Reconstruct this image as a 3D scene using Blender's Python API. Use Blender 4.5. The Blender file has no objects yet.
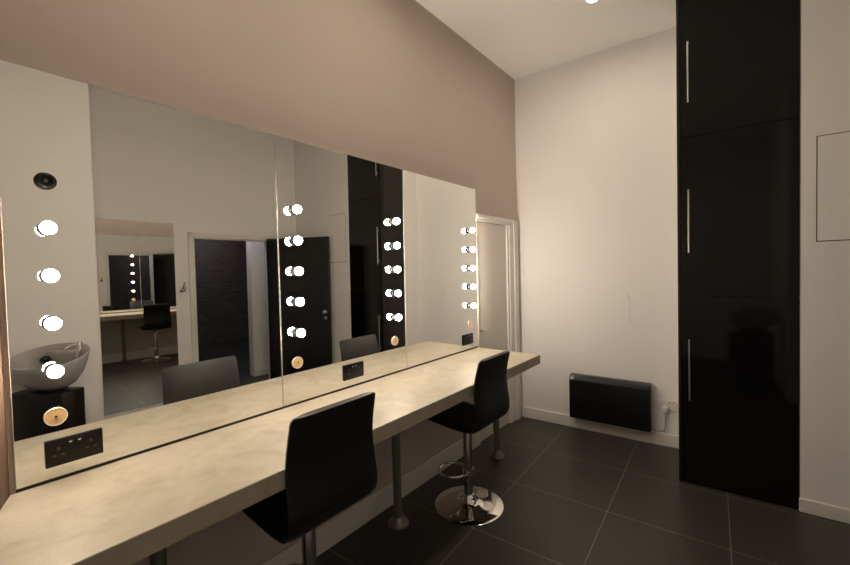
import bpy, bmesh, math, random
from mathutils import Vector, Matrix
random.seed(3)
PI = math.pi
S = bpy.context.scene
COL = S.collection
AL = 0.04797            # the room's grid is turned a little against the vanity wall
CA, SA = math.cos(AL), math.sin(AL)
def G(x, y, z=0.0):     # room-grid point -> world
    return Vector((CA*x - SA*y, SA*x + CA*y, z))

# ------------------------------------------------------------------ materials
def new_mat(name):
    m = bpy.data.materials.new(name); m.use_nodes = True
    nt = m.node_tree; b = nt.nodes['Principled BSDF']
    return m, nt, b
def mat(name, col, rough=0.5, metal=0.0, spec=0.5, coat=0.0, var=0.0, vscale=6.0, bump=0.0, bscale=60.0):
    m, nt, b = new_mat(name)
    b.inputs['Base Color'].default_value = (*col, 1)
    b.inputs['Roughness'].default_value = rough
    b.inputs['Metallic'].default_value = metal
    b.inputs['Specular IOR Level'].default_value = spec
    if coat:
        b.inputs['Coat Weight'].default_value = coat; b.inputs['Coat Roughness'].default_value = 0.04
    tc = nt.nodes.new('ShaderNodeTexCoord')
    if var:
        n = nt.nodes.new('ShaderNodeTexNoise'); n.inputs['Scale'].default_value = vscale; n.inputs['Detail'].default_value = 5
        nt.links.new(tc.outputs['Object'], n.inputs['Vector'])
        r = nt.nodes.new('ShaderNodeValToRGB')
        r.color_ramp.elements[0].position = 0.3; r.color_ramp.elements[1].position = 0.7
        r.color_ramp.elements[0].color = (*[c*(1-var) for c in col], 1)
        r.color_ramp.elements[1].color = (*[min(1, c*(1+var)) for c in col], 1)
        nt.links.new(n.outputs['Fac'], r.inputs['Fac']); nt.links.new(r.outputs['Color'], b.inputs['Base Color'])
    if bump:
        n2 = nt.nodes.new('ShaderNodeTexNoise'); n2.inputs['Scale'].default_value = bscale; n2.inputs['Detail'].default_value = 4
        nt.links.new(tc.outputs['Object'], n2.inputs['Vector'])
        bp = nt.nodes.new('ShaderNodeBump'); bp.inputs['Strength'].default_value = bump; bp.inputs['Distance'].default_value = 0.004
        nt.links.new(n2.outputs['Fac'], bp.inputs['Height']); nt.links.new(bp.outputs['Normal'], b.inputs['Normal'])
    return m
def emit(name, col, strength, base=(0.9, 0.9, 0.9)):
    m, nt, b = new_mat(name)
    b.inputs['Base Color'].default_value = (*base, 1); b.inputs['Roughness'].default_value = 0.3
    b.inputs['Emission Color'].default_value = (*col, 1); b.inputs['Emission Strength'].default_value = strength
    return m

WARM = (1.0, 0.81, 0.58)
COOL = (0.86, 0.93, 1.0)
M = {}
M['white_wall'] = mat('white_emulsion', (0.80, 0.775, 0.755), 0.6, var=0.02, vscale=1.3, bump=0.06, bscale=90)
M['mauve'] = mat('mauve_emulsion', (0.55, 0.46, 0.405), 0.65, var=0.03, vscale=1.2, bump=0.06, bscale=90)
M['brown'] = mat('brown_emulsion', (0.075, 0.040, 0.024), 0.6)
M['ceiling'] = mat('ceiling_paint', (0.88, 0.86, 0.84), 0.7, bump=0.04)
M['gloss_white'] = mat('white_gloss_woodwork', (0.72, 0.69, 0.65), 0.3)
M['door_paint'] = mat('cream_door_paint', (0.68, 0.62, 0.57), 0.4, var=0.02)
M['black_gloss'] = mat('black_gloss_laminate', (0.004, 0.0035, 0.0035), 0.06, spec=0.3)
M['black_carcass'] = mat('black_brown_laminate', (0.010, 0.006, 0.005), 0.3, spec=0.35)
M['black_door'] = mat('black_door_paint', (0.010, 0.009, 0.010), 0.22)
M['steel'] = mat('brushed_steel', (0.62, 0.60, 0.57), 0.28, 1.0)
M['chrome'] = mat('polished_chrome', (0.82, 0.80, 0.78), 0.07, 1.0)
M['dark_chrome'] = mat('dark_chrome', (0.34, 0.33, 0.32), 0.16, 1.0)
M['grey_leg'] = mat('grey_powder_coated_steel', (0.23, 0.21, 0.195), 0.35, 0.6)
M['leather'] = mat('black_leatherette', (0.009, 0.0085, 0.0085), 0.42, spec=0.35, bump=0.12, bscale=260)
M['piping'] = mat('black_piping', (0.03, 0.028, 0.027), 0.35)
M['black_plastic'] = mat('black_plastic', (0.006, 0.0055, 0.0055), 0.3, spec=0.3)
M['dark_slot'] = mat('dark_slot', (0.003, 0.003, 0.003), 0.7)
M['heater_glass'] = mat('heater_black_glass', (0.006, 0.0055, 0.0055), 0.28, spec=0.3)
M['heater_grille'] = mat('heater_grey_grille', (0.02, 0.018, 0.017), 0.5, spec=0.3)
M['white_plastic'] = mat('white_plastic', (0.72, 0.68, 0.64), 0.35)
M['grey_plastic'] = mat('grey_plastic', (0.30, 0.28, 0.27), 0.4)
M['ceramic'] = mat('grey_white_ceramic', (0.38, 0.37, 0.36), 0.12, coat=0.4)
M['brass'] = mat('brassy_copper_disc', (0.62, 0.42, 0.22), 0.3, 0.25)
M['pale_rim'] = mat('pale_ring', (0.80, 0.75, 0.66), 0.25, 0.3)
M['pin_slot'] = mat('pin_slot_grey', (0.05, 0.047, 0.045), 0.4)
M['holder'] = mat('black_lamp_holder', (0.008, 0.0075, 0.008), 0.35, spec=0.3)
M['glass_edge'] = mat('polished_glass_edge', (0.70, 0.68, 0.62), 0.15, 0.5)
M['gap'] = mat('dark_gap_line', (0.05, 0.042, 0.037), 0.8)
M['warm_bulb'] = emit('warm_bulb_glass', WARM, 240)
M['cool_bulb'] = emit('cool_bulb_glass', COOL, 120)
M['downlight'] = emit('downlight_lens', (1.0, 0.84, 0.66), 550)
M['added_hall_lamp'] = emit('added_hall_lamp_lens', (0.95, 0.92, 1.0), 60)

# mirror silver
m, nt, b = new_mat('mirror_silver')
b.inputs['Base Color'].default_value = (0.90, 0.905, 0.885, 1); b.inputs['Metallic'].default_value = 1; b.inputs['Roughness'].default_value = 0.0
M['mirror'] = m

# pale stone worktop
m, nt, b = new_mat('pale_stone_worktop')
tc = nt.nodes.new('ShaderNodeTexCoord'); mp = nt.nodes.new('ShaderNodeMapping'); mp.inputs['Scale'].default_value = (2.0, 1.5, 2.0)
nt.links.new(tc.outputs['Object'], mp.inputs['Vector'])
n1 = nt.nodes.new('ShaderNodeTexNoise'); n1.inputs['Scale'].default_value = 4.2; n1.inputs['Detail'].default_value = 9; n1.inputs['Roughness'].default_value = 0.62; n1.inputs['Distortion'].default_value = 0.9
nt.links.new(mp.outputs['Vector'], n1.inputs['Vector'])
rp = nt.nodes.new('ShaderNodeValToRGB'); e = rp.color_ramp.elements
e[0].position = 0.28; e[0].color = (0.31, 0.265, 0.195, 1); e[1].position = 0.70; e[1].color = (0.425, 0.378, 0.295, 1)
k = e.new(0.46); k.color = (0.375, 0.33, 0.255, 1)
nt.links.new(n1.outputs['Fac'], rp.inputs['Fac'])
v = nt.nodes.new('ShaderNodeTexNoise'); v.inputs['Scale'].default_value = 1.9; v.inputs['Detail'].default_value = 7; v.inputs['Distortion'].default_value = 1.6
nt.links.new(mp.outputs['Vector'], v.inputs['Vector'])
vr = nt.nodes.new('ShaderNodeValToRGB'); e = vr.color_ramp.elements
e[0].position = 0.485; e[0].color = (0, 0, 0, 1); e[1].position = 0.515; e[1].color = (0, 0, 0, 1); k = e.new(0.50); k.color = (0.20, 0.20, 0.20, 1)
nt.links.new(v.outputs['Fac'], vr.inputs['Fac'])
mx = nt.nodes.new('ShaderNodeMixRGB'); mx.inputs['Color2'].default_value = (0.25, 0.20, 0.14, 1)
nt.links.new(vr.outputs['Color'], mx.inputs['Fac']); nt.links.new(rp.outputs['Color'], mx.inputs['Color1'])
nt.links.new(mx.outputs['Color'], b.inputs['Base Color']); b.inputs['Roughness'].default_value = 0.46
M['stone'] = m

# charcoal floor tiles (object space = room grid)
m, nt, b = new_mat('charcoal_floor_tiles')
tc = nt.nodes.new('ShaderNodeTexCoord'); sp = nt.nodes.new('ShaderNodeSeparateXYZ'); nt.links.new(tc.outputs['Object'], sp.inputs[0])
def mth(op, a, bb):
    n = nt.nodes.new('ShaderNodeMath'); n.operation = op
    for i, q in enumerate((a, bb)):
        if isinstance(q, (int, float)): n.inputs[i].default_value = q
        else: nt.links.new(q, n.inputs[i])
    return n.outputs[0]
TX, TY = 0.637, 0.63
fx = mth('PINGPONG', mth('DIVIDE', mth('ADD', sp.outputs[0], 100*TX - 1.318), TX), 0.5)
fy = mth('PINGPONG', mth('DIVIDE', mth('ADD', sp.outputs[1], 100*TY - 3.256), TY), 0.5)
gr = mth('MAXIMUM', mth('LESS_THAN', fx, 0.0042), mth('LESS_THAN', fy, 0.0042))
ns = nt.nodes.new('ShaderNodeTexNoise'); ns.inputs['Scale'].default_value = 3.0; ns.inputs['Detail'].default_value = 6
nt.links.new(tc.outputs['Object'], ns.inputs['Vector'])
rp = nt.nodes.new('ShaderNodeValToRGB'); rp.color_ramp.elements[0].color = (0.031, 0.0275, 0.0245, 1); rp.color_ramp.elements[1].color = (0.045, 0.040, 0.0355, 1)
nt.links.new(ns.outputs['Fac'], rp.inputs['Fac'])
mx = nt.nodes.new('ShaderNodeMixRGB'); mx.inputs['Color2'].default_value = (0.19, 0.165, 0.14, 1)
nt.links.new(gr, mx.inputs['Fac']); nt.links.new(rp.outputs['Color'], mx.inputs['Color1']); nt.links.new(mx.outputs['Color'], b.inputs['Base Color'])
rr = nt.nodes.new('ShaderNodeMapRange'); rr.inputs['To Min'].default_value = 0.34; rr.inputs['To Max'].default_value = 0.5
nt.links.new(ns.outputs['Fac'], rr.inputs['Value']); nt.links.new(rr.outputs['Result'], b.inputs['Roughness'])
M['floor'] = m

# dark bricks of the hall beyond the doorway
m, nt, b = new_mat('dark_brick')
tc = nt.nodes.new('ShaderNodeTexCoord'); sp = nt.nodes.new('ShaderNodeSeparateXYZ'); cb = nt.nodes.new('ShaderNodeCombineXYZ')
nt.links.new(tc.outputs['Object'], sp.inputs[0]); nt.links.new(sp.outputs[1], cb.inputs[0]); nt.links.new(sp.outputs[2], cb.inputs[1])
bk = nt.nodes.new('ShaderNodeTexBrick'); bk.inputs['Scale'].default_value = 3.0
bk.inputs['Color1'].default_value = (0.115, 0.085, 0.068, 1); bk.inputs['Color2'].default_value = (0.075, 0.058, 0.048, 1); bk.inputs['Mortar'].default_value = (0.13, 0.11, 0.095, 1)
nt.links.new(cb.outputs[0], bk.inputs['Vector']); nt.links.new(bk.outputs['Color'], b.inputs['Base Color']); b.inputs['Roughness'].default_value = 0.85
M['brick'] = m

# far wall: white paint with one faint scuff (at x 1.25..1.31, z 1.0..1.34 of the grid)
M['far_wall'] = M['white_wall'].copy(); M['far_wall'].name = 'white_emulsion_with_scuff'
nt = M['far_wall'].node_tree; b = nt.nodes['Principled BSDF']
old = b.inputs['Base Color'].links[0].from_socket
tc = nt.nodes.new('ShaderNodeTexCoord'); sp = nt.nodes.new('ShaderNodeSeparateXYZ'); nt.links.new(tc.outputs['Object'], sp.inputs[0])
cx = mth('ADD', mth('MULTIPLY', mth('SINE', mth('MULTIPLY', sp.outputs[2], 21.0), 0), 0.012), mth('ADD', mth('MULTIPLY', mth('SUBTRACT', 1.336, sp.outputs[2]), 0.17), 1.236))
dx = mth('ABSOLUTE', mth('SUBTRACT', sp.outputs[0], cx), 0)
dz = mth('ABSOLUTE', mth('SUBTRACT', sp.outputs[2], 1.18), 0)
nz = nt.nodes.new('ShaderNodeTexNoise'); nz.inputs['Scale'].default_value = 14; nt.links.new(tc.outputs['Object'], nz.inputs['Vector'])
mk = mth('MULTIPLY', mth('LESS_THAN', dx, 0.011), mth('LESS_THAN', dz, 0.17))
mk = mth('MULTIPLY', mk, mth('MULTIPLY', mth('MULTIPLY', nz.outputs['Fac'], nz.outputs['Fac']), 0.4))
mx = nt.nodes.new('ShaderNodeMixRGB'); mx.inputs['Color2'].default_value = (0.36, 0.32, 0.30, 1)
nt.links.new(mk, mx.inputs['Fac']); nt.links.new(old, mx.inputs['Color1']); nt.links.new(mx.outputs['Color'], b.inputs['Base Color'])

# ------------------------------------------------------------------ mesh helpers
def box(bm, x0, x1, y0, y1, z0, z1, bev=0.0, seg=2):
    r = bmesh.ops.create_cube(bm, size=1.0)
    vs = r['verts']
    for q in vs:
        q.co = Vector(((x0+x1)/2 + q.co.x*(x1-x0), (y0+y1)/2 + q.co.y*(y1-y0), (z0+z1)/2 + q.co.z*(z1-z0)))
    if bev:
        es = list({e for q in vs for e in q.link_edges})
        bmesh.ops.bevel(bm, geom=es, offset=bev, segments=seg, affect='EDGES', profile=0.5)
def lathe(bm, prof, seg=32, mtx=None):
    """profile of (radius, height) turned round z; closed at both ends when radius is 0"""
    rings = []
    for (r, z) in prof:
        if r < 1e-6: rings.append([bm.verts.new((0, 0, z))])
        else: rings.append([bm.verts.new((r*math.cos(2*PI*i/seg), r*math.sin(2*PI*i/seg), z)) for i in range(seg)])
    for a, b_ in zip(rings[:-1], rings[1:]):
        for i in range(seg):
            j = (i+1) % seg
            if len(a) == 1 and len(b_) == 1: continue
            if len(a) == 1: bm.faces.new((a[0], b_[i], b_[j]))
            elif len(b_) == 1: bm.faces.new((a[i], b_[0], a[j]))
            else: bm.faces.new((a[i], b_[i], b_[j], a[j]))
    vs = [q for ring in rings for q in ring]
    if mtx is not None: bmesh.ops.transform(bm, matrix=mtx, verts=vs)
    return vs
def tube(bm, pts, r, seg=12, closed=False, cap=True):
    pts = [Vector(p) for p in pts]; n = len(pts); rings = []
    up = Vector((0.013, 0.021, 1)).normalized()
    prev = None
    for i, p in enumerate(pts):
        if closed: t = pts[(i+1) % n] - pts[i-1]
        else: t = pts[min(i+1, n-1)] - pts[max(i-1, 0)]
        t.normalize()
        if prev is None:
            a = t.cross(up)
            if a.length < 1e-3: a = t.cross(Vector((1, 0, 0)))
        else: a = prev - t*prev.dot(t)
        a.normalize(); b_ = t.cross(a); prev = a
        rings.append([bm.verts.new(p + r*(math.cos(2*PI*k/seg)*a + math.sin(2*PI*k/seg)*b_)) for k in range(seg)])
    for i in range(n if closed else n-1):
        A, B = rings[i], rings[(i+1) % n]
        for k in range(seg):
            bm.faces.new((A[k], A[(k+1) % seg], B[(k+1) % seg], B[k]))
    if cap and not closed:
        bm.faces.new(list(reversed(rings[0]))); bm.faces.new(rings[-1])
RX = Matrix.Rotation(PI/2, 4, 'Y')           # z axis -> +x axis
def obj(name, bm, m, parent=None, smooth=True, angle=35):
    bmesh.ops.recalc_face_normals(bm, faces=bm.faces)
    me = bpy.data.meshes.new(name); bm.to_mesh(me); bm.free()
    o = bpy.data.objects.new(name, me); COL.objects.link(o)
    me.materials.append(m)
    if smooth:
        me.shade_smooth(); me.set_sharp_from_angle(angle=math.radians(angle))
    if parent is not None: o.parent = parent
    return o
def thing(name, label, cat, loc=(0, 0, 0), rz=0.0, group=None):
    o = bpy.data.objects.new(name, None); COL.objects.link(o); o.empty_display_size = 0.1
    o.location = loc; o.rotation_euler = (0, 0, rz); o['label'] = label; o['category'] = cat
    if group: o['group'] = group
    return o
def tag(o, label, cat, group=None):
    o['label'] = label; o['category'] = cat
    if group: o['group'] = group
    return o
def struct(name, bm, m, grid=True, parent=None, smooth=False):
    o = obj(name, bm, m, parent, smooth)
    if parent is None:
        o['kind'] = 'structure'
        if grid: o.rotation_euler = (0, 0, AL)
    return o
def dup(root, loc=None, label=None, group=None):
    r = root.copy(); COL.objects.link(r)
    if loc is not None: r.location = loc
    if label: r['label'] = label
    if group: r['group'] = group
    for ch in list(root.children):
        c = ch.copy(); COL.objects.link(c); c.parent = r
        for g in list(ch.children):
            d = g.copy(); COL.objects.link(d); d.parent = c
    return r

# ------------------------------------------------------------------ the room (grid coordinates)
H = 3.592
YF, YC, W = 3.918, 3.308, 3.62
XB, YB = 2.55, 0.760           # basin wall
bm = bmesh.new(); box(bm, -0.6, 7.8, -1.7, 5.2, -0.1, 0.0); struct('floor', bm, M['floor'])
bm = bmesh.new(); box(bm, -0.6, 3.8, -1.7, 4.2, H, H+0.1); struct('ceiling', bm, M['ceiling'])
bm = bmesh.new(); box(bm, -0.4, 3.8, YF, YF+0.12, 0, H); struct('wall_far', bm, M['far_wall'])
bm = bmesh.new(); box(bm, 2.318, W, YC, YF, 0, H); box(bm, 1.674, 2.318, 3.66, YF, 0, H); struct('wall_right', bm, M['white_wall'])
bm = bmesh.new(); box(bm, XB, W+0.12, -1.6, YB, 0, H); struct('wall_basin', bm, M['white_wall'])
DY0, DY1, DZ = 1.872, 2.885, 2.055
bm = bmesh.new()
box(bm, W, W+0.12, YB, DY0, 0, H); box(bm, W, W+0.12, DY1, YF, 0, H); box(bm, W, W+0.12, DY0, DY1, DZ, H)
struct('wall_opposite', bm, M['white_wall'])
bm = bmesh.new(); box(bm, -0.4, XB, -1.62, -1.5, 0, H); struct('wall_back', bm, M['white_wall'])
# the hall seen through the doorway
bm = bmesh.new(); box(bm, 7.6, 7.8, -1.6, 5.1, 0, 2.9); struct('wall_hall', bm, M['brick'])
bm = bmesh.new(); box(bm, 4.1, 4.25, 2.82, 5.0, 0, 2.8); struct('wall_hall_side', bm, M['white_wall'])
bm = bmesh.new(); box(bm, 4.083, 4.1, 2.81, 5.0, 0, 0.10, 0.004, 1); struct('baseboard_hall', bm, M['gloss_white'])
bm = bmesh.new(); box(bm, 3.74, 7.8, -1.7, 5.2, 2.8, 2.9); struct('ceiling_hall', bm, M['ceiling'])
bm = bmesh.new(); box(bm, 3.74, 7.6, 5.0, 5.1, 0, 2.8); box(bm, 3.74, 7.6, -1.7, -1.6, 0, 2.8); struct('wall_hall_ends', bm, M['brick'])
# vanity wall and the splayed end wall (world coordinates)
bm = bmesh.new()
box(bm, -0.12, 0, -0.05, 3.09, 0, H); box(bm, -0.12, 0, 3.69, 4.05, 0, H); box(bm, -0.12, 0, 3.09, 3.69, 2.055, H)
struct('wall_vanity', bm, M['mauve'], grid=False)
bm = bmesh.new()
d = Vector((0.9565, -0.2917, 0)); n = Vector((-0.2917, -0.9565, 0)); p0 = Vector((0, 0.127, 0)); p0 = p0 - d*0.1
q = [p0, p0 + d*0.62, p0 + d*0.62 + n*0.1, p0 + n*0.1]
lo = [bm.verts.new((a.x, a.y, 0)) for a in q]; hi = [bm.verts.new((a.x, a.y, H)) for a in q]
bm.faces.new(lo); bm.faces.new(hi)
for i in range(4): bm.faces.new((lo[i], lo[(i+1) % 4], hi[(i+1) % 4], hi[i]))
struct('wall_left', bm, M['brown'], grid=False)
bm = bmesh.new(); box(bm, 0.38, 0.5, -1.62, -0.10, 0, H); struct('wall_left_return', bm, M['white_wall'], grid=False)
# skirtings
bm = bmesh.new(); box(bm, 0.19, 1.672, YF-0.016, YF, 0, 0.113, 0.004, 1); struct('baseboard_far', bm, M['gloss_white'])
bm = bmesh.new(); box(bm, 2.318, W, YC-0.016, YC, 0, 0.088, 0.004, 1); struct('baseboard_right', bm, M['gloss_white'])
bm = bmesh.new(); box(bm, 0, 0.016, 0.12, 3.07, 0, 0.15, 0.004, 1); struct('baseboard_vanity', bm, M['gloss_white'], grid=False)
bm = bmesh.new(); box(bm, W-0.016, W, 1.68, DY0-0.07, 0, 0.1, 0.004, 1); box(bm, W-0.016, W, DY1+0.07, YC-0.016, 0, 0.1, 0.004, 1); struct('baseboard_opposite', bm, M['gloss_white'])

# door 1: closed pale door past the end of the vanity
bm = bmesh.new(); box(bm, -0.05, -0.004, 3.093, 3.6625, 0.006, 2.033, 0.002, 1)
d1 = struct('door_1', bm, M['door_paint'], grid=False)
bm = bmesh.new()
lathe(bm, [(0, 0), (0.024, 0), (0.024, 0.006), (0.009, 0.008), (0.009, 0.045), (0, 0.047)], 20, Matrix.Translation((-0.004, 3.128, 1.035)) @ RX)
tube(bm, [(0.036, 3.128, 1.035), (0.038, 3.15, 1.036), (0.038, 3.235, 1.034)], 0.008, 10)
obj('door_handle', bm, M['steel'], d1)
bm = bmesh.new()
box(bm, 0, 0.02, 3.70, 3.879, 0, 2.10, 0.004, 2); box(bm, 0.0, 0.032, 3.79, 3.872, 0, 2.094, 0.005, 2)
box(bm, -0.06, 0.012, 3.664, 3.71, 0, 2.05, 0.003, 1)
box(bm, 0, 0.02, 3.066, 3.70, 2.035, 2.10, 0.004, 2); box(bm, 0, 0.03, 3.066, 3.79, 2.062, 2.094, 0.005, 2)
box(bm, -0.06, 0.012, 3.066, 3.092, 0.151, 2.05, 0.003, 1)
struct('trim_1', bm, M['gloss_white'], grid=False)

# doorway in the opposite wall: architrave, lining, black leaf swung open
bm = bmesh.new()
for (x0, x1) in ((W-0.018, W), (W+0.12, W+0.138)):
    box(bm, x0, x1, DY0-0.055, DY0+0.006, 0, DZ+0.055, 0.004, 1); box(bm, x0, x1, DY1-0.006, DY1+0.055, 0, DZ+0.055, 0.004, 1)
    box(bm, x0, x1, DY0-0.055, DY1+0.055, DZ-0.006, DZ+0.055, 0.004, 1)
box(bm, W, W+0.12, DY0, DY0+0.02, 0, DZ); box(bm, W, W+0.12, DY1-0.02, DY1, 0, DZ); box(bm, W, W+0.12, DY0, DY1, DZ-0.02, DZ)
struct('trim_2', bm, M['gloss_white'])
LA = math.atan2(0.43, -0.90)                  # direction of the open leaf on the grid
bm = bmesh.new(); box(bm, 0, 0.985, 0.0, 0.042, 0.008, 2.068, 0.002, 1)
d2 = struct('door_2', bm, M['black_door'], grid=False)
d2.location = G(W-0.025, 2.845, 0); d2.rotation_euler = (0, 0, AL + LA)
for hz in (1.04, 0.96):
    bm = bmesh.new()
    Mx = Matrix.Translation((0.925, 0.042, hz)) @ Matrix.Rotation(-PI/2, 4, 'X')
    lathe(bm, [(0, 0), (0.026, 0), (0.026, 0.006), (0.01, 0.009), (0.01, 0.03), (0.024, 0.04), (0.024, 0.055), (0.012, 0.064), (0, 0.065)] if hz > 1 else
              [(0, 0), (0.022, 0), (0.022, 0.007), (0.012, 0.01), (0, 0.011)], 20, Mx)
    obj('door_knob' if hz > 1 else 'lock_plate', bm, M['steel'], d2)

# ------------------------------------------------------------------ worktop on legs
ZC, ZU, XC, YE, Y0 = 0.891, 0.819, 0.597, 3.06, 0.139
wt = thing('vanity_worktop', 'long pale stone vanity worktop under the mirrors, on grey tubular legs', 'worktop', (0.3, 1.6, 0))
bm = bmesh.new()
pts = [(0.002, 0.128), (XC, -0.053), (XC, YE), (0.002, YE)]
lo = [bm.verts.new((x-0.3, y-1.6, ZU)) for x, y in pts]; hi = [bm.verts.new((x-0.3, y-1.6, ZC)) for x, y in pts]
bm.faces.new(lo); bm.faces.new(hi)
for i in range(4): bm.faces.new((lo[i], lo[(i+1) % 4], hi[(i+1) % 4], hi[i]))
bmesh.ops.recalc_face_normals(bm, faces=bm.faces)
bmesh.ops.bevel(bm, geom=bm.edges[:], offset=0.002, segments=2, affect='EDGES')
obj('slab', bm, M['stone'], wt)
leg0 = None
for (x, y) in ((0.185, 1.775), (0.25, 2.936), (0.19, 0.48)):
    if leg0 is None:
        bm = bmesh.new(); lathe(bm, [(0, 0.0), (0.027, 0.0), (0.027, ZU-0.004), (0, ZU-0.004)], 28); leg0 = obj('leg', bm, M['grey_leg'], wt)
        bm = bmesh.new(); lathe(bm, [(0.0, 0.0), (0.066, 0.0), (0.067, 0.014), (0.060, 0.022), (0.044, 0.038), (0.034, 0.058), (0.0275, 0.06)], 32); fl0 = obj('floor_flange', bm, M['grey_leg'], leg0)
        bm = bmesh.new(); lathe(bm, [(0.0275, ZU-0.012), (0.06, ZU-0.01), (0.06, ZU-0.001), (0.0, ZU-0.001)], 32); tf0 = obj('top_plate', bm, M['grey_leg'], leg0)
        l = leg0
    else:
        l = leg0.copy(); COL.objects.link(l)
        for ch in (fl0, tf0):
            c = ch.copy(); COL.objects.link(c); c.parent = l
    l.location = (x-0.3, y-1.6, 0)

# ------------------------------------------------------------------ three mirror panels
TILT = 0.0055
ZT = 2.312
def mx_at(z): return 0.0125 + (z-1.6)*TILT
seams = [Y0, 1.118, 2.093, 3.0635]
mlabels = ['left mirror panel with the empty lamp holder, nearest the camera', 'middle mirror panel of the vanity, with two columns of bulbs', 'right mirror panel of the vanity, beside the pale door']
for i in range(3):
    ya, yb = seams[i]+0.0015, seams[i+1]-0.0015
    t = thing('wall_mirror', mlabels[i], 'mirror', (mx_at(0.903), (ya+yb)/2, 0.903), 0, 'frameless mirrors above the worktop')
    t.rotation_euler = (0, TILT, 0)
    hw = (yb-ya)/2; hz = (ZT-0.903)
    bm = bmesh.new()
    vs = [bm.verts.new(p) for p in ((0, -hw+0.002, 0.002), (0, hw-0.002, 0.002), (0, hw-0.002, hz-0.002), (0, -hw+0.002, hz-0.002))]
    bm.faces.new(vs)
    vb = [bm.verts.new((-0.001, q_.co.y, q_.co.z)) for q_ in vs]; bm.faces.new(list(reversed(vb)))
    for k in range(4): bm.faces.new((vs[k], vb[k], vb[(k+1) % 4], vs[(k+1) % 4]))
    obj('mirror_glass', bm, M['mirror'], t, smooth=False)
    bm = bmesh.new()
    box(bm, -0.006, 0.0006, -hw, -hw+0.002, 0, hz); box(bm, -0.006, 0.0006, hw-0.002, hw, 0, hz)
    box(bm, -0.006, 0.0006, -hw+0.002, hw-0.002, hz-0.002, hz); box(bm, -0.006, 0.0006, -hw+0.002, hw-0.002, 0, 0.002)
    obj('polished_edge', bm, M['glass_edge'], t, smooth=False)
    bm = bmesh.new(); box(bm, -0.006, 0.0, -hw, hw, ZC-0.9030+0.0005, -0.0005)
    obj('bottom_gap_shade', bm, M['dark_slot'], t, smooth=False)  # black strip stands in for the shade between mirror and worktop

# ------------------------------------------------------------------ bulbs, empty holder, discs
def bulb_proto(mname, bulbmat):
    t = thing('vanity_bulb', '', 'light bulb')
    bm = bmesh.new(); lathe(bm, [(0, 0.0008), (0.025, 0.0008), (0.025, 0.006), (0.0185, 0.009), (0.0175, 0.023), (0.0, 0.024)], 24, RX)
    obj('lamp_holder', bm, M['holder'], t)
    bm = bmesh.new()
    prof = [(0.0, 0.018), (0.012, 0.018), (0.013, 0.023)] + [(0.022*math.sin(a), 0.042 - 0.022*math.cos(a)) for a in [0.62 + (PI-0.62)*k/14 for k in range(14)]] + [(0, 0.064)]
    lathe(bm, prof, 28, RX); obj('globe', bm, bulbmat, t)
    return t
CY = [0.246, 1.210, 1.974, 2.932]
BZ = [1.935, 1.771, 1.609, 1.446, 1.281]
protos = {}
rows = ['top', 'second', 'third', 'fourth', 'fifth']
cols = ['left column near the black basin reflection', 'column beside the first mirror seam', 'column in front of the tall cabinet reflection', 'right column beside the pale door']
for ci, y in enumerate(CY):
    for bi, z in enumerate(BZ):
        if ci == 0 and bi == 0: continue
        cool = bi in (1, 3) and not (ci == 0 and bi == 1)
        key = 'cool' if cool else 'warm'
        loc = (mx_at(z), y, z)
        lab = '%s %s round bulb from the top, %s' % ('cool white' if cool else 'warm white', rows[bi], cols[ci])
        lab = lab.replace('top round bulb from the top', 'topmost round bulb')
        if key not in protos:
            protos[key] = bulb_proto(key, M[key+'_bulb']); o = protos[key]; o.location = loc; o['label'] = lab; o['group'] = 'vanity bulbs on the mirrors'
        else: dup(protos[key], loc, lab, 'vanity bulbs on the mirrors')
t = thing('empty_lamp_holder', 'black empty lamp holder without a bulb, top of the left bulb column', 'lamp holder', (mx_at(1.935), 0.25, 1.935))
bm = bmesh.new(); lathe(bm, [(0, 0.0008), (0.029, 0.0008), (0.029, 0.008), (0.023, 0.011), (0.021, 0.024), (0.016, 0.025), (0.015, 0.010), (0, 0.009)], 28, RX); obj('collar', bm, M['holder'], t)
bm = bmesh.new(); lathe(bm, [(0, 0.0095), (0.006, 0.0095), (0.006, 0.014), (0, 0.0145)], 14, RX); obj('contact', bm, M['grey_leg'], t)
dlabs = ['large looking round brass disc below the left bulb column, above the nearest socket', 'round brass disc below the bulbs beside the first mirror seam',
         'round brass disc below the bulbs in front of the cabinet reflection', 'round brass disc below the right bulb column, above the far socket']
pr = None
for y, lab in zip(CY, dlabs):
    loc = (mx_at(1.117), y, 1.117)
    if pr is None:
        pr = thing('brass_disc', lab, 'knob', loc, 0, 'round discs below the bulbs')
        bm = bmesh.new(); lathe(bm, [(0.0285, 0.0008), (0.0312, 0.0008), (0.0312, 0.006), (0.030, 0.007), (0.0285, 0.0065), (0.0285, 0.0008)], 32, RX); obj('rim', bm, M['pale_rim'], pr)
        bm = bmesh.new(); lathe(bm, [(0, 0.0008), (0.0285, 0.0008), (0.0285, 0.005), (0, 0.006)], 32, RX); obj('face', bm, M['brass'], pr)
        bm = bmesh.new(); lathe(bm, [(0, 0.005), (0.004, 0.0055), (0.004, 0.0085), (0, 0.009)], 12, RX); obj('screw', bm, M['dark_slot'], pr)
    else: dup(pr, loc, lab)

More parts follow.
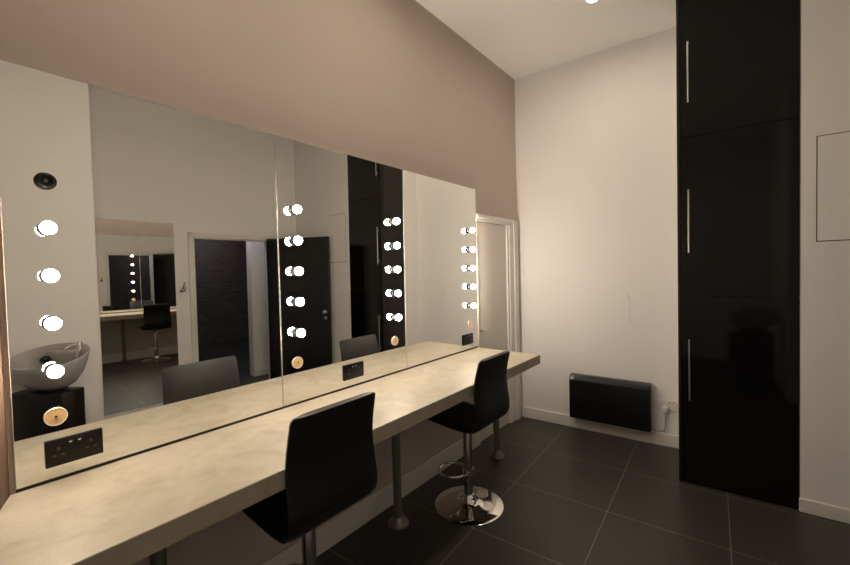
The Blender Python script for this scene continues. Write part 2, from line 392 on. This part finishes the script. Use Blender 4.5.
# black double sockets on the mirror
slabs = ['black double socket at the bottom of the left mirror, nearest the camera', 'black double socket at the bottom of the middle mirror', 'black double socket at the bottom of the right mirror, by the pale door']
pr = None
for y, lab in zip((0.292, 1.597, 2.893), slabs):
    loc = (mx_at(0.990), y, 0.990)
    if pr is None:
        pr = thing('double_socket', lab, 'socket', loc, 0, 'black sockets along the mirrors')
        bm = bmesh.new(); box(bm, 0.001, 0.009, -0.079, 0.079, -0.046, 0.046, 0.0025, 2); obj('face_plate', bm, M['black_plastic'], pr)
        for s in (-1, 1):
            bm = bmesh.new(); box(bm, 0.0085, 0.0125, s*0.012-0.007, s*0.012+0.007, 0.018, 0.034, 0.0015, 1); rk = obj('switch_rocker', bm, M['black_plastic'], pr)
            bm = bmesh.new(); box(bm, 0.0122, 0.0128, s*0.012-0.004, s*0.012+0.004, 0.027, 0.031); obj('switch_mark', bm, M['white_plastic'], rk, smooth=False)
            bm = bmesh.new()
            box(bm, 0.0085, 0.0094, s*0.044-0.004, s*0.044+0.004, 0.008, 0.020); box(bm, 0.0085, 0.0094, s*0.044-0.0155, s*0.044-0.0065, -0.012, -0.006); box(bm, 0.0085, 0.0094, s*0.044+0.0065, s*0.044+0.0155, -0.012, -0.006)
            obj('pin_holes', bm, M['pin_slot'], pr)
            bm = bmesh.new(); lathe(bm, [(0, 0.0088), (0.0035, 0.0088), (0.0035, 0.0102), (0, 0.0104)], 12, Matrix.Translation((0, s*0.068, -0.03)) @ RX); obj('screw', bm, M['black_plastic'], pr)
    else: dup(pr, loc, lab)

# ------------------------------------------------------------------ bar stools
def sheet(bm, prof, hw, th, r0, r1, nv=14, hw1=None):
    """padded sheet: prof = centre line in (x, z), half width hw, corner radii r0 / r1 at its first and last end"""
    P_ = [Vector((x, 0, z)) for x, z in prof]
    L = [0.0]
    for a, b_ in zip(P_[:-1], P_[1:]): L.append(L[-1] + (b_-a).length)
    T = L[-1]; top = []; bot = []
    for i, p in enumerate(P_):
        t = (P_[min(i+1, len(P_)-1)] - P_[max(i-1, 0)]).normalized()
        nrm = Vector((-t.z, 0, t.x))
        w = w0 = hw + ((hw1 or hw) - hw)*L[i]/T
        for dd, r in ((L[i], r0), (T-L[i], r1)):
            if r and dd < r: w = min(w, w0 - r + math.sqrt(max(0, r*r - (r-dd)**2)))
        ra, rb = [], []
        for k in range(nv+1):
            u = -1 + 2*k/nv
            edge = math.sqrt(max(0.0, 1 - abs(u)**8))
            h = th/2*(0.35 + 0.65*edge)
            ra.append(bm.verts.new(p + nrm*h + Vector((0, u*w, 0)))); rb.append(bm.verts.new(p - nrm*h + Vector((0, u*w, 0))))
        top.append(ra); bot.append(rb)
    for i in range(len(P_)-1):
        for k in range(nv):
            bm.faces.new((top[i][k], top[i][k+1], top[i+1][k+1], top[i+1][k])); bm.faces.new((bot[i][k], bot[i+1][k], bot[i+1][k+1], bot[i][k+1]))
        bm.faces.new((top[i][0], top[i+1][0], bot[i+1][0], bot[i][0])); bm.faces.new((top[i][nv], bot[i][nv], bot[i+1][nv], top[i+1][nv]))
    for i in (0, -1):
        for k in range(nv): bm.faces.new((top[i][k], bot[i][k], bot[i][k+1], top[i][k+1]) if i == 0 else (top[i][k], top[i][k+1], bot[i][k+1], bot[i][k]))
def catmull(pts, n=8):
    P_ = [Vector((*p, 0)) if len(p) == 2 else Vector(p) for p in pts]; out = []
    for i in range(len(P_)-1):
        a = P_[max(i-1, 0)]; b_ = P_[i]; c = P_[i+1]; d_ = P_[min(i+2, len(P_)-1)]
        for k in range(n):
            t = k/n
            out.append(0.5*((2*b_) + (c-a)*t + (2*a-5*b_+4*c-d_)*t*t + (3*b_-a-3*c+d_)*t**3))
    out.append(P_[-1]); return out
def make_stool(loc, label, lift, hw, tall=0.0):
    t = thing('bar_stool', label, 'bar stool', loc, 0, 'black swivel bar stools at the worktop')
    sz = 0.60 + lift                                                  # seat mid-height
    bend = [(0.105, sz-0.008), (0.145, sz-0.004), (0.172, sz+0.014), (0.186, sz+0.05)]
    seat = [(p.x, p.y) for p in catmull([(-0.235, sz+0.002), (-0.225, sz+0.006), (-0.21, sz+0.009), (-0.19, sz+0.011), (-0.12, sz+0.004), (0.0, sz-0.006), (0.06, sz-0.009)] + bend, 5)]
    back = [(p.x, p.y) for p in catmull([bend[-1], (0.187, sz+0.10), (0.177, sz+0.18), (0.172, sz+0.26), (0.181, sz+0.33+tall*.5), (0.198, sz+0.40+tall), (0.203, sz+0.42+tall), (0.208, sz+0.437+tall)], 5)]
    bm = bmesh.new(); sheet(bm, [(x+0.018, z) for x, z in seat], hw, 0.026, 0.04, 0); obj('seat', bm, M['leather'], t)
    bm = bmesh.new(); sheet(bm, [(x+0.018, z) for x, z in back], hw, 0.022, 0, 0.022, hw1=hw-0.013); obj('backrest', bm, M['leather'], t)
    bm = bmesh.new(); box(bm, -0.10, 0.10, -0.09, 0.09, sz-0.034, sz-0.024, 0.003, 1); obj('mounting_plate', bm, M['black_plastic'], t)
    bm = bmesh.new(); lathe(bm, [(0, 0.30), (0.0185, 0.30), (0.0185, sz-0.03), (0, sz-0.03)], 24); obj('piston', bm, M['chrome'], t)
    bm = bmesh.new(); lathe(bm, [(0, 0.03), (0.030, 0.03), (0.030, sz-0.06), (0.024, sz-0.05), (0, sz-0.05)], 28); obj('column', bm, M['dark_chrome'], t)
    bm = bmesh.new()
    lathe(bm, [(0, 0.0), (0.224, 0.0), (0.231, 0.004), (0.231, 0.009), (0.221, 0.014), (0.16, 0.019), (0.10, 0.026), (0.066, 0.035), (0.052, 0.048), (0.043, 0.066), (0.036, 0.085), (0.0305, 0.088), (0, 0.088)], 64)
    obj('base', bm, M['chrome'], t, angle=50)
    bm = bmesh.new()
    fz = 0.235 + lift*0.3
    loop = [(0.0, 0.036), (-0.05, 0.085), (-0.10, 0.098), (-0.15, 0.088), (-0.185, 0.05), (-0.195, 0.0), (-0.185, -0.05), (-0.15, -0.088), (-0.10, -0.098), (-0.05, -0.085), (0.0, -0.036)]
    a = math.radians(28)
    tube(bm, [(p.x*math.cos(a) - p.y*math.sin(a), p.x*math.sin(a) + p.y*math.cos(a), fz) for p in catmull(loop, 6)], 0.009, 12)
    obj('footrest', bm, M['chrome'], t)
    bm = bmesh.new(); lathe(bm, [(0.0305, fz-0.02), (0.038, fz-0.018), (0.038, fz+0.018), (0.0305, fz+0.02)], 28); obj('footrest_clamp', bm, M['chrome'], t)
    return t
make_stool((0.433, 2.212, 0), 'black bar stool nearer the far wall, on a round chrome base', 0.008, 0.212)
make_stool((0.421, 0.970, 0), 'black bar stool nearest the camera, its back against the long worktop', 0.027, 0.218, 0.018)

# ------------------------------------------------------------------ tall black cabinet
cb = thing('tall_cabinet', 'floor to ceiling black gloss cabinet with three steel handles', 'cabinet', G(1.994, (YC+3.659)/2, 0), AL)
cw, cd = 0.324, (3.659-YC)/2
bm = bmesh.new(); box(bm, -cw, cw-0.001, -cd+0.021, cd-0.001, 0.0, H-0.002, 0.001, 1); obj('body', bm, M['black_carcass'], cb, smooth=False)
bm = bmesh.new(); box(bm, -cw+0.006, -cw+0.02, -cd-0.004, -cd+0.021, 0.0, H-0.002, 0.001, 1); obj('side_panel', bm, M['black_carcass'], cb, smooth=False)
for (z0, z1, h0, h1) in ((0.012, 1.366, 0.616, 1.057), (1.369, 2.493, 1.675, 2.122), (2.496, H-0.004, 2.728, 3.15)):
    bm = bmesh.new(); box(bm, -cw+0.0215, cw+0.006, -cd, -cd+0.020, z0, z1, 0.0012, 1); dd = obj('door', bm, M['black_gloss'], cb, smooth=False)
    bm = bmesh.new(); hx = -cw+0.070; hy = -cd-0.026
    tube(bm, [(hx, hy, h0), (hx, hy, h1)], 0.0062, 12)
    for hz in (h0+0.04, h1-0.04): tube(bm, [(hx, hy, hz), (hx, -cd+0.001, hz)], 0.005, 10)
    obj('bar_handle', bm, M['steel'], dd)

# access hatch in the wall right of the cabinet
t = thing('access_hatch', 'white access hatch in the wall right of the tall black cabinet', 'hatch', G(2.573, YC, 2.035), AL)
bm = bmesh.new(); box(bm, -0.175, 0.175, -0.007, -0.0022, -0.317, 0.317, 0.0008, 1); obj('panel', bm, M['white_wall'], t, smooth=False)
bm = bmesh.new(); box(bm, -0.1805, 0.1805, -0.002, -0.0003, -0.3225, 0.3225); obj('shadow_gap', bm, M['gap'], t, smooth=False)

# ------------------------------------------------------------------ heater and far socket
ht = thing('panel_heater', 'black electric panel heater low on the white far wall', 'heater', G(1.084, YF, 0.126), AL)
hw, hh, yb, yf = 0.347, 0.422, -0.018, -0.10
bm = bmesh.new()
pr_ = [(yb, 0.0), (yf+0.008, 0.0), (yf, 0.008), (yf, hh-0.055), (yf+0.018, hh-0.006), (yf+0.024, hh), (yb, hh)]
A = [bm.verts.new((-hw, y, z)) for y, z in pr_]; B = [bm.verts.new((hw, y, z)) for y, z in pr_]
bm.faces.new(A); bm.faces.new(list(reversed(B)))
for i in range(len(pr_)): bm.faces.new((A[i], B[i], B[(i+1) % len(pr_)], A[(i+1) % len(pr_)]))
bmesh.ops.recalc_face_normals(bm, faces=bm.faces)
bmesh.ops.bevel(bm, geom=bm.edges[:], offset=0.003, segments=2, affect='EDGES')
obj('body', bm, M['heater_glass'], ht)
bm = bmesh.new()
for k in range(46):
    x = -hw+0.055 + k*(2*hw-0.075)/45
    vs = []
    for (dx_, f0, off) in ((-0.005, 0.15, 0.0015), (0.005, 0.15, 0.0015), (0.005, 0.85, 0.0015), (-0.005, 0.85, 0.0015)):
        vs.append(bm.verts.new((x+dx_, yf + 0.018*f0 - off, hh-0.055 + 0.049*f0 + off*0.3)))
    bm.faces.new(vs)
    back = [bm.verts.new(q_.co + Vector((0, 0.003, -0.001))) for q_ in vs]; bm.faces.new(list(reversed(back)))
    for i in range(4): bm.faces.new((vs[i], back[i], back[(i+1) % 4], vs[(i+1) % 4]))
obj('top_grille', bm, M['heater_grille'], ht, smooth=False)
bm = bmesh.new(); box(bm, -hw+0.012, -hw+0.040, yf-0.001, yf+0.018, hh-0.044, hh-0.022, 0.002, 1); tg = obj('control_label', bm, M['white_plastic'], ht)
for s in (-1, 1):
    bm = bmesh.new(); box(bm, s*0.22-0.03, s*0.22+0.03, yb, -0.001, 0.06, hh-0.06); obj('wall_bracket', bm, M['black_plastic'], ht, smooth=False)
bm = bmesh.new()
tube(bm, [tuple(p) for p in catmull([(hw-0.02, -0.03, 0.012), (hw+0.03, -0.022, 0.002), (hw+0.075, -0.022, 0.004), (hw+0.10, -0.022, 0.03), (hw+0.104, -0.022, 0.10), (hw+0.103, -0.028, 0.19)], 6)], 0.004, 8)
obj('power_cable', bm, M['grey_plastic'], ht)
bm = bmesh.new(); box(bm, hw+0.081, hw+0.125, -0.048, -0.0105, 0.185, 0.235, 0.006, 2); obj('plug', bm, M['white_plastic'], ht)
sk = thing('wall_socket', 'white double wall socket between the heater and the tall cabinet', 'socket', G(1.583, YF, 0.365), AL)
bm = bmesh.new(); box(bm, -0.073, 0.073, -0.010, -0.0005, -0.043, 0.043, 0.003, 2); obj('face_plate', bm, M['white_plastic'], sk)
for s in (-1, 1):
    bm = bmesh.new(); box(bm, s*0.015-0.006, s*0.015+0.006, -0.0135, -0.0095, 0.018, 0.034, 0.0015, 1); obj('switch_rocker', bm, M['grey_plastic'], sk)
bm = bmesh.new(); box(bm, 0.036, 0.044, -0.0106, -0.0096, 0.006, 0.018); box(bm, 0.025, 0.034, -0.0106, -0.0096, -0.014, -0.008); box(bm, 0.047, 0.056, -0.0106, -0.0096, -0.014, -0.008); obj('pin_holes', bm, M['grey_plastic'], sk)

# ------------------------------------------------------------------ things seen in the mirrors
t = thing('full_length_mirror', 'full length mirror on the opposite wall, seen reflected beside the doorway', 'mirror', G(W, 1.297, 0.06), AL)
bm = bmesh.new(); box(bm, -0.008, -0.0005, -0.366, 0.366, 0.0, 2.15, 0.0008, 1); obj('mirror_glass', bm, M['mirror'], t, smooth=False)
t = thing('coat_hook', 'small chrome coat hook between the full length mirror and doorway', 'hook', G(W, 1.735, 1.40), AL)
t.scale = (1.6, 1.6, 1.6)
bm = bmesh.new(); lathe(bm, [(0, 0), (0.02, 0.0), (0.02, 0.006), (0.008, 0.009), (0.008, 0.02), (0, 0.021)], 20, Matrix.Rotation(PI, 4, 'Z') @ RX); obj('rose', bm, M['chrome'], t)
bm = bmesh.new()
tube(bm, [tuple(p) for p in catmull([(-0.015, 0, 0), (-0.04, 0, -0.012), (-0.06, 0, 0.0), (-0.066, 0, 0.025)], 5)], 0.006, 10)
tube(bm, [tuple(p) for p in catmull([(-0.012, 0, 0.004), (-0.035, 0, 0.03), (-0.06, 0, 0.055)], 5)], 0.006, 10)
obj('prong', bm, M['chrome'], t)

t = thing('wash_basin', 'grey ceramic hair wash basin on the wall above the black cabinet', 'basin', G(2.372, 0.558, 0.745), AL + math.radians(51))
bm = bmesh.new()
prof = [(0, 0.0), (0.35, 0.0), (0.62, 0.035), (0.82, 0.09), (0.94, 0.15), (1.0, 0.19), (0.985, 0.20), (0.95, 0.198), (0.88, 0.15), (0.72, 0.085), (0.45, 0.045), (0.08, 0.035), (0, 0.035)]
vs = lathe(bm, prof, 48)
for q_ in vs:
    x, y, z = q_.co
    q_.co = Vector((-0.187 + x*0.185, y*0.305*(1-0.12*abs(y)), z*1.0 + max(0, z)/0.2*(-0.01 + (x+1)*0.065)))
obj('bowl', bm, M['ceramic'], t, angle=60)
bm = bmesh.new(); box(bm, -0.075, -0.001, -0.17, 0.11, 0.10, 0.27, 0.025, 3); obj('back_ledge', bm, M['ceramic'], t)
bm = bmesh.new(); lathe(bm, [(0, 0.20), (0.022, 0.20), (0.022, 0.335), (0.018, 0.345), (0, 0.346)], 20, Matrix.Translation((-0.11, 0.16, 0))); tube(bm, [(-0.11, 0.16, 0.32), (-0.16, 0.15, 0.325), (-0.2, 0.14, 0.305)], 0.011, 12); obj('tap', bm, M['chrome'], t)
bm = bmesh.new(); lathe(bm, [(0, 0), (0.028, 0.0), (0.028, 0.03), (0.02, 0.045), (0, 0.046)], 20, Matrix.Translation((-0.09, -0.12, 0.205)) @ Matrix.Rotation(PI, 4, 'Z') @ RX); obj('spray_hose_socket', bm, M['black_plastic'], t)
t = thing('basin_cabinet', 'black gloss cabinet under the hair wash basin', 'cabinet', G(2.250, 0.385, 0), AL + math.radians(51))
bm = bmesh.new(); box(bm, -0.085, 0.10, -0.21, 0.21, 0.0, 0.742, 0.012, 2); obj('body', bm, M['black_carcass'], t)
bm = bmesh.new(); box(bm, -0.104, -0.086, -0.21, 0.21, 0.05, 0.736, 0.004, 2); obj('door', bm, M['black_gloss'], t)

# ------------------------------------------------------------------ ceiling downlights
pr = None
for (x, y), lab in zip(((1.16, 3.10), (0.85, 1.75), (0.85, 0.55)), ('round recessed ceiling downlight near the far wall, at the top of the photo', 'added unseen ceiling downlight over the middle of the worktop', 'added unseen ceiling downlight over the near end of the worktop')):  # the two over the worktop are unseen, added to light the mauve wall
    if pr is None:
        pr = thing('downlight', lab, 'ceiling light', G(x, y, H), AL, 'recessed ceiling downlights')
        bm = bmesh.new(); lathe(bm, [(0.036, -0.0005), (0.048, -0.0005), (0.048, -0.005), (0.043, -0.009), (0.036, -0.008), (0.036, -0.0005)], 32); obj('bezel', bm, M['white_plastic'], pr)
        bm = bmesh.new(); lathe(bm, [(0, -0.0008), (0.0355, -0.0008), (0.0355, -0.004), (0, -0.005)], 32); obj('lens', bm, M['downlight'], pr)
    else: dup(pr, G(x, y, H), lab)
pr = None
for (x, y), lab in zip(((3.92, 2.35), (6.9, 3.2)), ('added unseen light in the hall just outside the doorway', 'added unseen light at the far end of the hall by the brick wall')):  # unseen lamps, added to brighten the hall's white wall and far floor
    if pr is None:
        pr = thing('added_hall_light', lab, 'ceiling light', G(x, y, 2.8), AL, 'added hall lights')
        bm = bmesh.new(); lathe(bm, [(0, -0.001), (0.10, -0.001), (0.10, -0.02), (0.07, -0.04), (0, -0.045)], 28); obj('diffuser', bm, M['added_hall_lamp'], pr)
    else: dup(pr, G(x, y, 2.8), lab)

# ------------------------------------------------------------------ camera, world, view
cam = bpy.data.cameras.new('camera'); co = bpy.data.objects.new('camera', cam); COL.objects.link(co)
r = Vector((0.77780752, 0.62799597, -0.02522956)); u = Vector((0.00146836, 0.03832652, 0.99926419)); f = Vector((-0.62850084, 0.77727225, -0.02888853))
Mx = Matrix(((r.x, u.x, -f.x, 1.88723), (r.y, u.y, -f.y, 0.0), (r.z, u.z, -f.z, 1.59300), (0, 0, 0, 1)))
co.matrix_world = Mx
cam.sensor_width = 36; cam.lens = 36*395.28/850; cam.clip_start = 0.02
S.camera = co
w = bpy.data.worlds.new('world'); w.use_nodes = True; w.node_tree.nodes['Background'].inputs[0].default_value = (0.02, 0.018, 0.016, 1); S.world = w
S.view_settings.view_transform = 'Standard'; S.view_settings.look = 'None'; S.view_settings.gamma = 1.0; S.view_settings.use_curve_mapping = False
S.view_settings.exposure = 0.0
S.cycles.max_bounces = 12; S.cycles.glossy_bounces = 8; S.cycles.sample_clamp_indirect = 4.0
